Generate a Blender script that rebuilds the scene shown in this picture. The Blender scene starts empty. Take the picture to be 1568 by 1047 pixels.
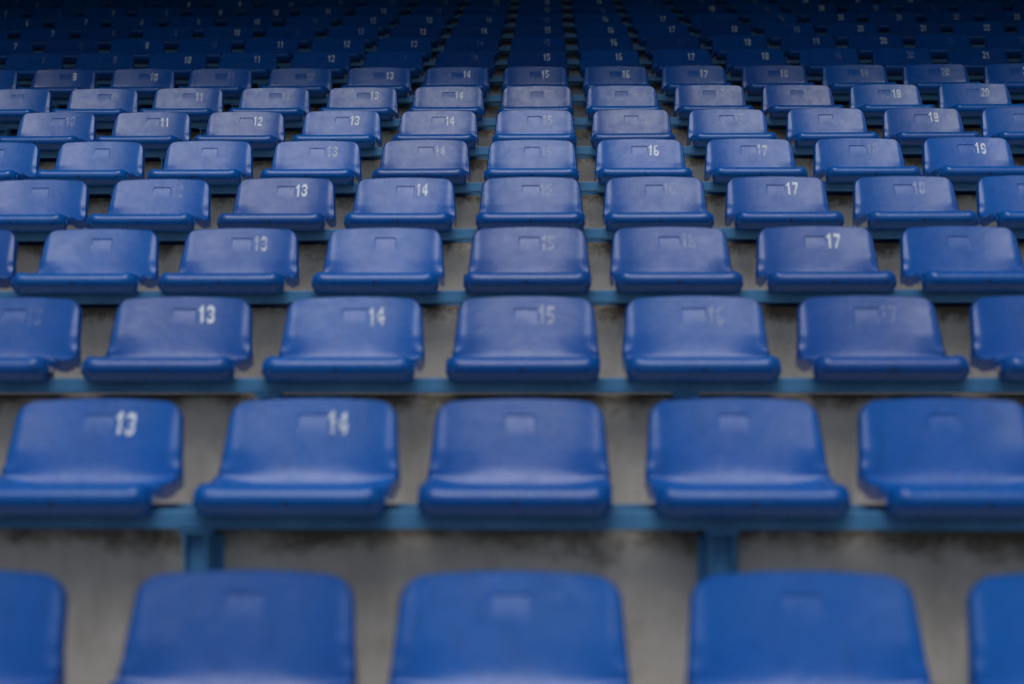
import bpy, math, random, bmesh
from mathutils import Vector
random.seed(7)
D=bpy.data; S=bpy.context.scene; C=S.collection
S.view_settings.view_transform='Standard'
try: S.view_settings.look='None'
except: pass
S.view_settings.exposure=0

RUN,RISE=.793,.3035
Y0,Z0=2.307,-.535
NMIN,NMAX=-3,20
COLS=14

# ---------------------------------------------------------------- materials
def newmat(name):
    m=D.materials.new(name); m.use_nodes=True
    nt=m.node_tree; b=nt.nodes['Principled BSDF']
    return m,nt,b
def N(nt,t,**k):
    n=nt.nodes.new(t)
    for a,v in k.items(): setattr(n,a,v)
    return n
def noise(nt,vec,scale,detail=4,rough=.6):
    n=N(nt,'ShaderNodeTexNoise'); n.inputs['Scale'].default_value=scale
    n.inputs['Detail'].default_value=detail; n.inputs['Roughness'].default_value=rough
    if vec is not None: nt.links.new(vec,n.inputs['Vector'])
    return n.outputs['Fac']
def ramp(nt,fac,stops):
    r=N(nt,'ShaderNodeValToRGB'); e=r.color_ramp.elements
    e[0].position,e[0].color=stops[0][0],stops[0][1]
    e[1].position,e[1].color=stops[-1][0],stops[-1][1]
    for p,c in stops[1:-1]:
        x=e.new(p); x.color=c
    nt.links.new(fac,r.inputs['Fac']); return r.outputs['Color']
def mix(nt,fac,a,b,mode='MIX'):
    m=N(nt,'ShaderNodeMix',data_type='RGBA',blend_type=mode)
    for i,v in ((0,fac),(6,a),(7,b)):
        if isinstance(v,bpy.types.NodeSocket): nt.links.new(v,m.inputs[i])
        else: m.inputs[i].default_value=v
    return m.outputs[2]
def math_(nt,op,a,b=0,clamp=False):
    m=N(nt,'ShaderNodeMath',operation=op,use_clamp=clamp)
    for i,v in ((0,a),(1,b)):
        if isinstance(v,bpy.types.NodeSocket): nt.links.new(v,m.inputs[i])
        else: m.inputs[i].default_value=v
    return m.outputs[0]
def bump(nt,b,h,strength,dist=.01):
    n=N(nt,'ShaderNodeBump'); n.inputs['Strength'].default_value=strength
    n.inputs['Distance'].default_value=dist
    nt.links.new(h,n.inputs['Height']); nt.links.new(n.outputs[0],b.inputs['Normal'])
g=lambda v:(v,v,v,1)

def seat_mat():
    m,nt,b=newmat('blue_seat_plastic')
    oi=N(nt,'ShaderNodeObjectInfo'); tc=N(nt,'ShaderNodeTexCoord')
    off=N(nt,'ShaderNodeVectorMath',operation='ADD')
    sc=N(nt,'ShaderNodeVectorMath',operation='SCALE'); sc.inputs['Scale'].default_value=3.1
    nt.links.new(oi.outputs['Location'],sc.inputs[0])
    nt.links.new(tc.outputs['Object'],off.inputs[0]); nt.links.new(sc.outputs[0],off.inputs[1])
    v=off.outputs[0]
    base=ramp(nt,oi.outputs['Random'],[(0,(.0005,.114,.46,1)),(.35,(.0005,.106,.45,1)),(.6,(.002,.090,.39,1)),(.8,(.008,.080,.35,1)),(1,(.0005,.120,.48,1))])
    n1=noise(nt,v,6,5,.6)
    f=ramp(nt,n1,[(.38,g(0)),(.75,g(1))])
    f1=math_(nt,'MULTIPLY',f,.22)
    c=mix(nt,f1,base,(.030,.12,.33,1))
    mp=N(nt,'ShaderNodeMapping'); mp.inputs['Scale'].default_value=(26,26,3); nt.links.new(v,mp.inputs[0])
    f3=ramp(nt,noise(nt,mp.outputs[0],1,5,.7),[(.50,g(0)),(.75,g(1))])
    c=mix(nt,math_(nt,'MULTIPLY',f3,.30),c,(.006,.045,.18,1))
    n2=noise(nt,v,45,7,.8)
    f2=ramp(nt,n2,[(.60,g(0)),(.72,g(1))]); f2=math_(nt,'MULTIPLY',f2,.18)
    c=mix(nt,f2,c,(.10,.20,.38,1))
    nt.links.new(c,b.inputs['Base Color'])
    r=ramp(nt,noise(nt,v,18,5,.7),[(.3,g(.20)),(.7,g(.36))])
    nt.links.new(r,b.inputs['Roughness'])
    b.inputs['IOR'].default_value=1.45
    bump(nt,b,noise(nt,v,25,3,.5),.07,.01)
    return m
def number_mat():
    m,nt,b=newmat('worn_white_number_paint')
    oi=N(nt,'ShaderNodeObjectInfo'); tc=N(nt,'ShaderNodeTexCoord')
    off=N(nt,'ShaderNodeVectorMath',operation='ADD')
    sc=N(nt,'ShaderNodeVectorMath',operation='SCALE'); sc.inputs['Scale'].default_value=5
    nt.links.new(oi.outputs['Location'],sc.inputs[0])
    nt.links.new(tc.outputs['Object'],off.inputs[0]); nt.links.new(sc.outputs[0],off.inputs[1])
    sep=N(nt,'ShaderNodeSeparateColor'); nt.links.new(oi.outputs['Color'],sep.inputs[0])
    fade=sep.outputs[0]
    n=noise(nt,off.outputs[0],75,5,.75)
    a=math_(nt,'SUBTRACT',n,.47); a=math_(nt,'MULTIPLY',a,4.0)
    a=math_(nt,'ADD',a,fade)
    a=math_(nt,'MULTIPLY',a,math_(nt,'ADD',fade,.15),clamp=True)
    b.inputs['Base Color'].default_value=(.76,.83,.92,1); b.inputs['Roughness'].default_value=.6
    nt.links.new(a,b.inputs['Alpha'])
    return m
def steel_mat():
    m,nt,b=newmat('painted_steel_blue')
    tc=N(nt,'ShaderNodeTexCoord'); v=tc.outputs['Object']
    c=mix(nt,ramp(nt,noise(nt,v,5,5),[(.35,g(0)),(.7,g(1))]),(.030,.160,.37,1),(.075,.27,.52,1))
    f=ramp(nt,noise(nt,v,30,6,.75),[(.62,g(0)),(.72,g(1))])
    c=mix(nt,math_(nt,'MULTIPLY',f,.45),c,(.15,.13,.09,1))
    nt.links.new(c,b.inputs['Base Color']); b.inputs['Roughness'].default_value=.5
    bump(nt,b,noise(nt,v,60,4),.15)
    return m
def concrete_mat():
    m,nt,b=newmat('stained_concrete')
    tc=N(nt,'ShaderNodeTexCoord'); v=tc.outputs['Object']
    uv=N(nt,'ShaderNodeUVMap'); sx=N(nt,'ShaderNodeSeparateXYZ'); nt.links.new(uv.outputs[0],sx.inputs[0])
    c=mix(nt,ramp(nt,noise(nt,v,2.2,7,.62),[(.32,g(0)),(.62,g(1))]),(.37,.355,.325,1),(.56,.54,.505,1))
    c=mix(nt,ramp(nt,noise(nt,v,14,6,.7),[(.35,g(0)),(.7,g(.6))]),c,(.57,.555,.53,1))
    mp=N(nt,'ShaderNodeMapping'); mp.inputs['Scale'].default_value=(6,6,1.8); nt.links.new(v,mp.inputs[0])
    st=ramp(nt,noise(nt,mp.outputs[0],1.5,7,.7),[(.50,g(0)),(.78,g(.55))])
    c=mix(nt,st,c,(.23,.205,.165,1))
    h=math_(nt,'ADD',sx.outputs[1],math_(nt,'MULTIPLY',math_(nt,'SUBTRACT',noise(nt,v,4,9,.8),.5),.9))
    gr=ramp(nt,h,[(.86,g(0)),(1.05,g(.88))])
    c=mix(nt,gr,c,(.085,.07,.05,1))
    nt.links.new(c,b.inputs['Base Color']); b.inputs['Roughness'].default_value=.9
    bump(nt,b,noise(nt,v,40,8,.75),.5,.01)
    return m
def simple_mat(name,c1,c2,scale,rough=.9):
    m,nt,b=newmat(name); tc=N(nt,'ShaderNodeTexCoord')
    n=noise(nt,tc.outputs['Object'],scale,6)
    nt.links.new(mix(nt,n,c1,c2),b.inputs['Base Color']); b.inputs['Roughness'].default_value=rough
    bump(nt,b,n,.3)
    return m
M_seat=seat_mat(); M_num=number_mat(); M_steel=steel_mat(); M_conc=concrete_mat()
M_hole=simple_mat('dark_hole',(.004,.004,.006,1),(.01,.01,.012,1),20)
M_shade=simple_mat('added_shade_metal',(.055,.055,.065,1),(.09,.09,.10,1),1)  # dark sheet for the added roof and side walls
M_grass=simple_mat('grass',(.03,.07,.02,1),(.06,.11,.03,1),3)

# ---------------------------------------------------------------- seat shell
TOP=.244; R=.032
YS=.216; SL=.40
def back_y(x,z,W=.2):
    u=min(abs(x)/W,1.0)
    k=max(0,min(1,(z-.05)/.06))
    y=YS+SL*(z-.065)
    y-=.026*u**3*k
    if u>.86: y+=.012*((u-.86)/.14)**2
    return y
def catmull(P,n):
    out=[]
    for i in range(1,len(P)-2):
        p0,p1,p2,p3=P[i-1],P[i],P[i+1],P[i+2]
        for j in range(n):
            t=j/n
            out.append(tuple(.5*((2*p1[k])+(-p0[k]+p2[k])*t+(2*p0[k]-5*p1[k]+4*p2[k]-p3[k])*t*t+(-p0[k]+3*p1[k]-3*p2[k]+p3[k])*t**3) for k in range(2)))
    out.append(P[-2]); return out
ZT=.2060; ZL=.1720
def make_seat():
    us=[0,.1,.172,.178,.182,.190,.3,.45,.6,.72,.81,.87,.91,.95,.98,1.0]
    us=[-u for u in reversed(us[1:])]+us
    rows=[]
    Wz=lambda z:.193+.015*max(0,min(1,(TOP-z)/.18))
    for a in (90,78,64,48,32,16,0):
        a=math.radians(a); z=TOP-R+R*math.sin(a)
        rows.append((None,z,Wz(z)-R+R*math.cos(a),'b'))
    for z in (ZT+.0025,ZT+.0008,ZT-.0006,ZT-.0022,.197,.187,ZL,.155,.135,.115,.095):
        rows.append((None,z,Wz(z),'b'))
    P=[(YS+.02,.115),(YS+.0114,.0935),(YS-.003,.064),(.192,.040),(.150,.025),(.10,.020),(.05,.022),(.014,.034),(-.008,.048),(-.026,.0560),(-.045,.0545),(-.060,.043),(-.066,.028),(-.061,.012),(-.046,-.002),(-.030,-.009),(-.014,-.011),(-.006,-.011)]
    for i,(y,z) in enumerate(catmull(P,3)):
        if i==0: continue
        if y>-.01: w=.208
        else: w=.208-.002*min(1,(-y-.01)/.05)
        if z<.005 and y<0: w=.206-.006*min(1,(.005-z)/.014)
        rows.append((y,z,w,'p'))
    nr=len(rows); nc=len(us)
    prof=[]
    for (y,z,w,k) in rows:
        prof.append((y if y is not None else YS+SL*(z-.065),z))
    verts=[];
    for i,(y,z,w,k) in enumerate(rows):
        for u in us:
            x=w*u; au=abs(u)
            if k=='b':
                zz=z-.011*(x/.195)**2*max(0,min(1,(z-.1)/.12))
                yy=back_y(x,z)
                if au<=.179 and ZL<z<ZT: yy+=.0027*min(1,max(0,(z-ZL)/.033))
            else:
                yy,zz=y,z
                kb=max(0,min(1,(z-.05)/.045)) if y>.15 else 0
                yy-=.026*au**3*kb
                if y>-.02 and z>.01:
                    m=max(0,min(1,(.225-y)/.05))*max(0,min(1,(y+.02)/.07))
                    m=m*m*(3-2*m)
                    zz+=.040*au**5*m
                if y<0.03 and z>.012:
                    e=max(0,(au-.84)/.16); q=min(1,(.03-y)/.05)
                    yy+=.028*e**2*q; zz+=.004*max(0,1-abs(au-.88)/.1)*q-.008*e**3*q
                elif y<0.03:
                    e=max(0,(au-.84)/.16); yy=min(yy+.028*e**2,-.008)
                elif au>.9: zz-=.006*((au-.9)/.1)**2
            verts.append(Vector((x,yy,zz)))
    faces=[]
    for i in range(nr-1):
        for j in range(nc-1):
            a=i*nc+j
            faces.append((a,a+nc,a+nc+1,a+1))
    def tangent(i):
        a=prof[max(0,i-1)]; b=prof[min(nr-1,i+1)]
        t=Vector((0,b[0]-a[0],b[1]-a[1])); t.normalize(); return t
    loop=[]
    for i in range(nr): loop.append((i,0))
    for j in range(1,nc): loop.append((nr-1,j))
    for i in range(nr-2,-1,-1): loop.append((i,nc-1))
    for j in range(nc-2,0,-1): loop.append((0,j))
    r1=[];r2=[];r3=[]
    for (i,j) in loop:
        t=tangent(i); B=Vector((0,-t.z,t.y)); o=Vector((0,0,0))
        if j==0: o+=Vector((-1,0,0))
        if j==nc-1: o+=Vector((1,0,0))
        if i==0: o-=t
        if i==nr-1: o+=t*.3
        o.normalize(); p=verts[i*nc+j]
        k,yy0,zz0=rows[i][3],rows[i][0],rows[i][1]
        depth=.022 if k=='b' else .036
        s=1.0
        if k=='p' and yy0<-.0 and zz0<.012: depth=.006; s=.5
        elif k=='p' and yy0<-.02: depth=.018
        a=p+(o*.0028+B*.0016)*s; b=p+(o*.004+B*.006)*s; c=p+o*.003*s+B*depth
        if k=='b' or yy0>0 :
            c.z=max(c.z,.002); b.z=max(b.z,.002)
        for l,q in ((r1,a),(r2,b),(r3,c)):
            l.append(len(verts)); verts.append(q)
    L=[i*nc+j for i,j in loop]; n=len(L)
    for A,Bq in ((L,r1),(r1,r2),(r2,r3)):
        for k in range(n):
            faces.append((A[k],A[(k+1)%n],Bq[(k+1)%n],Bq[k]))
    nseat=len(faces)
    cx=len(verts)
    for k in range(10):
        a=k/10*2*math.pi; verts.append(Vector((.0045*math.cos(a),-.0668,.022+.0045*math.sin(a))))
    faces.append(tuple(range(cx,cx+10)))
    for fx in (-.12,.12):
        for fy in (.010,.183):
            b0=len(verts)
            for z in (.0005,.022):
                for dx,dy in ((-.02,0),(.02,0),(.02,.03),(-.02,.03)):
                    verts.append(Vector((fx+dx,fy+dy,z)))
            for q in ((0,1,5,4),(1,2,6,5),(2,3,7,6),(3,0,4,7)):
                faces.append(tuple(b0+t for t in q))
    me=D.meshes.new('seat_shell'); me.from_pydata([tuple(v) for v in verts],[],faces)
    me.materials.append(M_seat); me.materials.append(M_hole)
    for p in me.polygons: p.use_smooth=True
    me.polygons[nseat].material_index=1
    for p in list(me.polygons)[nseat:]: p.use_smooth=False
    return me
SEAT=make_seat()

DG={'0':".####. ###### ##..## ##..## ##..## ##..## ##..## ###### .####.",
'1':"..##.. .###.. ####.. ..##.. ..##.. ..##.. ..##.. ..##.. ..##..",
'2':".####. ###### ##..## ....## ...##. ..##.. .##... ###### ######",
'3':".####. ###### #...## ....## ..###. ....## #...## ###### .####.",
'4':"...##. ..###. .####. ##.##. ##.##. ###### ###### ...##. ...##.",
'5':"###### ###### ##.... ##.... #####. ....## ....## #####. ####..",
'6':".####. ##.... ##.... ##.... #####. ##..## ##..## ###### .####.",
'7':"###### ###### ....## ...##. ...##. ..##.. ..##.. .##... .##...",
'8':".####. ###### ##..## ##..## .####. ##..## ##..## ###### .####.",
'9':".####. ###### ##..## ##..## ###### .##### ....## ###### .####."}
def number_mesh(n):
    s=str(n); cw,ch=.0037,.0060
    sx,sz,ti=random.uniform(-.005,.005),random.uniform(-.004,.003),random.uniform(-.06,.06)
    W=len(s)*6+(len(s)-1)*.8
    V=[];F=[]
    xc=.064+sx; zc=TOP-.055+sz
    for di,chh in enumerate(s):
        dz=random.uniform(-.002,.002)
        jit={}
        for r,line in enumerate(DG[chh].split()):
            for c,q in enumerate(line):
                if q!='#': continue
                b=len(V)
                for (cc,rr) in ((c,r),(c,r+1),(c+1,r+1),(c+1,r)):
                    if (cc,rr) not in jit: jit[(cc,rr)]=(random.uniform(-.0006,.0006),random.uniform(-.0006,.0006))
                    j=jit[(cc,rr)]
                    x=(di*6.8+cc)*cw-W*cw/2+j[0]; z=(4.5-rr)*ch+dz+j[1]
                    X=xc+x-ti*z; Z=zc+z+ti*x
                    zz=Z-.011*(X/.195)**2*max(0,min(1,(Z-.1)/.12))
                    V.append((X,back_y(X,Z)-.0018,zz))
                F.append((b,b+1,b+2,b+3))
    me=D.meshes.new('number_paint'); me.from_pydata(V,[],F); me.materials.append(M_num)
    return me

offs={(0,-1):.02,(0,1):.03,(0,2):.02,(0,0):.003,(1,-1):.014,(1,-2):.006,(1,1):.01,(1,2):.004}
fadeset={(1,13):.9,(1,14):.75,(1,15):.05,(1,16):0,(1,17):0,(0,13):0,(0,14):0,(0,15):0,(0,16):0,
(2,12):.1,(2,13):1,(2,14):.7,(2,15):.5,(2,16):.35,(2,17):.2,(3,12):0,(3,13):.6,(3,14):0,(3,15):.4,(3,16):.35,(3,17):.85,(3,18):0,
(4,12):.2,(4,13):1,(4,14):.8,(4,15):.35,(4,16):.3,(4,17):.9,(4,18):.4,(4,19):0,(4,11):0,(5,10):0,(5,11):0,(5,12):0,(5,13):.6,(5,14):.55,(5,15):.3,(5,16):1,(5,17):.6,(5,18):.3,(5,19):.8,
(6,10):.3,(6,11):.8,(6,12):.95,(6,13):1,(6,14):.85,(6,15):.55,(6,16):.4,(6,17):.35,(6,18):.15,(6,19):.8,(6,20):.4,
(7,9):0,(7,10):.2,(7,11):.8,(7,12):.5,(7,13):1,(7,14):.9,(7,15):.5,(7,16):.4,(7,17):.5,(7,18):.4,(7,19):1,(7,20):.7,
(8,9):.9,(8,10):.7,(8,11):.3,(8,12):.4,(8,13):1,(8,14):1,(8,15):.9,(8,16):1,(8,17):.9,(8,18):.6,(8,19):.5}
LOW=lambda n: .012 if n<1 else 0
for n in range(NMIN,NMAX+1):
    for c in range(-COLS,COLS+1):
        o=D.objects.new('stadium_seat',SEAT); C.objects.link(o)
        jx=offs.get((n,c),random.uniform(-.007,.007))
        o.location=(c*.5+jx,Y0+n*RUN+random.uniform(-.003,.003),Z0+n*RISE-LOW(n))
        o.rotation_euler=(math.radians(random.uniform(-.25,.25)),0,math.radians(random.uniform(-1.2,1.2)))
        num=15+c
        f=fadeset.get((n,num))
        if f is None: f=random.choice([.2,.4,.6,.8,1,1]) if n>6 else random.choice([0,.3,.7])
        if n<1: f=0
        if f>0 and num>0:
            t=D.objects.new('seat_number',number_mesh(num)); C.objects.link(t); t.parent=o
            t.color=(f,f,f,1)

# ---------------------------------------------------------------- rails
def box(bm,x0,x1,y0,y1,z0,z1):
    v=[bm.verts.new(p) for p in ((x0,y0,z0),(x1,y0,z0),(x1,y1,z0),(x0,y1,z0),(x0,y0,z1),(x1,y0,z1),(x1,y1,z1),(x0,y1,z1))]
    for q in ((0,3,2,1),(4,5,6,7),(0,1,5,4),(1,2,6,5),(2,3,7,6),(3,0,4,7)): bm.faces.new([v[i] for i in q])
XL=COLS*.5+.35
def make_rail():
    bm=bmesh.new()
    box(bm,-XL,XL,0,.045,-.040,0)
    box(bm,-XL,XL,.185,.225,-.040,0)
    x=-.70-1.15*5
    while x<XL:
        box(bm,x-.02,x+.02,.046,.184,-.038,-.006)
        box(bm,x-.036,x+.036,.004,.040,-.052,-.0405)
        for s in (-1,1):
            xa=x+s*.024
            prof=[(.006,-.0525),(.006,-.075),(.030,-.17),(.098,-.20),(.098,-.0525)]
            a=[bm.verts.new((xa-.003,p[0],p[1])) for p in prof]; b=[bm.verts.new((xa+.003,p[0],p[1])) for p in prof]
            bm.faces.new(a); bm.faces.new(list(reversed(b)))
            for i in range(5): bm.faces.new((a[i],b[i],b[(i+1)%5],a[(i+1)%5]))
        box(bm,x-.0205,x+.0205,.034,.040,-.19,-.0525)
        box(bm,x-.045,x+.045,.0935,.0985,-.22,-.060)
        x+=1.15
    bmesh.ops.recalc_face_normals(bm,faces=bm.faces)
    me=D.meshes.new('rail'); bm.to_mesh(me); bm.free(); me.materials.append(M_steel); return me
RAIL=make_rail()
for n in range(NMIN,NMAX+1):
    o=D.objects.new('seat_support_rail',RAIL); C.objects.link(o); o.location=(0,Y0+n*RUN,Z0+n*RISE-LOW(n))
    m=o.modifiers.new('b','BEVEL'); m.width=.003; m.segments=2; m.limit_method='ANGLE'

# ---------------------------------------------------------------- concrete terrace
def terrace():
    bm=bmesh.new(); uvl=bm.loops.layers.uv.new('UVMap')
    SX=XL+.3; nx=60
    def strip(pa,pb,va,vb):
        for i in range(nx):
            xa=-SX+2*SX*i/nx; xb=-SX+2*SX*(i+1)/nx
            vs=[bm.verts.new((xa,*pa)),bm.verts.new((xb,*pa)),bm.verts.new((xb,*pb)),bm.verts.new((xa,*pb))]
            f=bm.faces.new(vs)
            for l,uv in zip(f.loops,((xa,va),(xb,va),(xb,vb),(xa,vb))): l[uvl].uv=uv
    DR=.075
    for n in range(NMIN,NMAX+1):
        y=Y0+n*RUN+.10; z=Z0+n*RISE-.0425-LOW(n)
        zp=Z0+(n-1)*RISE-.0425-LOW(n-1)-DR
        strip((y,zp),(y,z-.008),0,1.0)
        strip((y,z-.008),(y+.008,z),1.0,1.15)
        strip((y+.008,z),(y+.22,z),1.25,1.2)  # top darkened in colour for dirt and for the shadow under the seats
        strip((y+.22,z),(y+.22,z-DR),.9,.9)
        strip((y+.22,z-DR),(y+RUN,z-DR),.85,.5)
    bmesh.ops.remove_doubles(bm,verts=bm.verts,dist=.0005)
    me=D.meshes.new('terrace'); bm.to_mesh(me); bm.free(); me.materials.append(M_conc)
    o=D.objects.new('concrete_terrace',me); C.objects.link(o)
terrace()
def boxobj(name,x0,x1,y0,y1,z0,z1,mat,parent=None):
    bm=bmesh.new(); box(bm,x0,x1,y0,y1,z0,z1); me=D.meshes.new(name); bm.to_mesh(me); bm.free(); me.materials.append(mat)
    o=D.objects.new(name,me); C.objects.link(o)
    if parent: o.parent=parent
    return o
YB=Y0+(NMAX+1)*RUN+.1; ZB=Z0+NMAX*RISE
ZG=Z0+(NMIN-1)*RISE-.13
boxobj('rear_wall',-XL-.3,XL+.3,YB+.01,YB+.25,ZG,ZB+1.3,M_conc)
YR=6.0; ZR=6.3; ZE=ZB+4.2
def added_shade_wall(s):  # end walls added out of view to darken the upper corners
    bm=bmesh.new(); xa=s*(XL+.31); xb=s*(XL+.55)
    prof=[(.5,ZG),(.5,2.0),(YR,ZR-.3),(YB,ZE-.3),(YB,ZG)]; k=len(prof)
    a=[bm.verts.new((xa,*p)) for p in prof]; b=[bm.verts.new((xb,*p)) for p in prof]
    bm.faces.new(a); bm.faces.new(list(reversed(b)))
    for i in range(k): bm.faces.new((a[i],b[i],b[(i+1)%k],a[(i+1)%k]))
    bmesh.ops.recalc_face_normals(bm,faces=bm.faces)
    me=D.meshes.new('added_shade_wall'); bm.to_mesh(me); bm.free(); me.materials.append(M_shade)
    C.objects.link(D.objects.new('added_shade_wall',me))
added_shade_wall(-1); added_shade_wall(1)
bm=bmesh.new(); 
vs=[bm.verts.new(p) for p in ((-600,-600,ZG),(600,-600,ZG),(600,600,ZG),(-600,600,ZG))]; bm.faces.new(vs)
me=D.meshes.new('ground'); bm.to_mesh(me); bm.free(); me.materials.append(M_grass)
C.objects.link(D.objects.new('ground',me))
shade_roof=D.objects.new('added_shade_roof',None); C.objects.link(shade_roof)  # roof added out of view so the upper rows fall darker
bm=bmesh.new()
for i in range(60):
    xa=-14+28*i/60; 
    for j,(dx,dz0,dz1) in enumerate(((0,0,.06),(.2333,.06,0))):
        pa=xa+dx; pb=xa+dx+.2333
        q=[bm.verts.new((pa,YR,ZR+dz0)),bm.verts.new((pb,YR,ZR+dz1)),bm.verts.new((pb,YB+1,ZE+dz1)),bm.verts.new((pa,YB+1,ZE+dz0))]
        bm.faces.new(q)
me=D.meshes.new('added_roof_sheet'); bm.to_mesh(me); bm.free(); me.materials.append(M_shade)
o=D.objects.new('added_roof_sheet',me); C.objects.link(o); o.parent=shade_roof
boxobj('added_roof_fascia',-14,14,YR-.12,YR-.005,ZR-.25,ZR+.15,M_shade,shade_roof)
for i in range(5):  # columns carrying the added roof
    x=-12+6*i
    boxobj('added_roof_column_%d'%(i+1),x-.15,x+.15,YB+.4,YB+.7,ZG,ZE-.2,M_steel,shade_roof)

# ---------------------------------------------------------------- light
EL,AZ=64,186
w=D.worlds.new('World'); S.world=w; w.use_nodes=True; nt=w.node_tree
bg=nt.nodes['Background']; sky=nt.nodes.new('ShaderNodeTexSky'); sky.sky_type='NISHITA'; sky.sun_disc=False
sky.sun_elevation=math.radians(EL); sky.sun_rotation=math.radians(AZ); sky.dust_density=3; sky.air_density=1.0
nt.links.new(sky.outputs[0],bg.inputs[0]); bg.inputs[1].default_value=.066
l=D.lights.new('sun','SUN'); l.energy=1.5; l.angle=math.radians(38); l.color=(1,.98,.95)
so=D.objects.new('sun',l); C.objects.link(so)
d=Vector((math.sin(math.radians(AZ))*math.cos(math.radians(EL)),math.cos(math.radians(AZ))*math.cos(math.radians(EL)),math.sin(math.radians(EL))))
so.rotation_euler=d.to_track_quat('Z','Y').to_euler()

# ---------------------------------------------------------------- camera
cam=D.cameras.new('camera'); co=D.objects.new('camera',cam); C.objects.link(co); S.camera=co
cam.lens=50; cam.sensor_width=36; cam.clip_end=2000; cam.clip_start=.05
co.location=(.074,0,0); co.rotation_euler=(math.radians(92.5),0,math.radians(1.47))
cam.dof.use_dof=True; cam.dof.focus_distance=7.4; cam.dof.aperture_fstop=1.6; cam.dof.aperture_blades=9
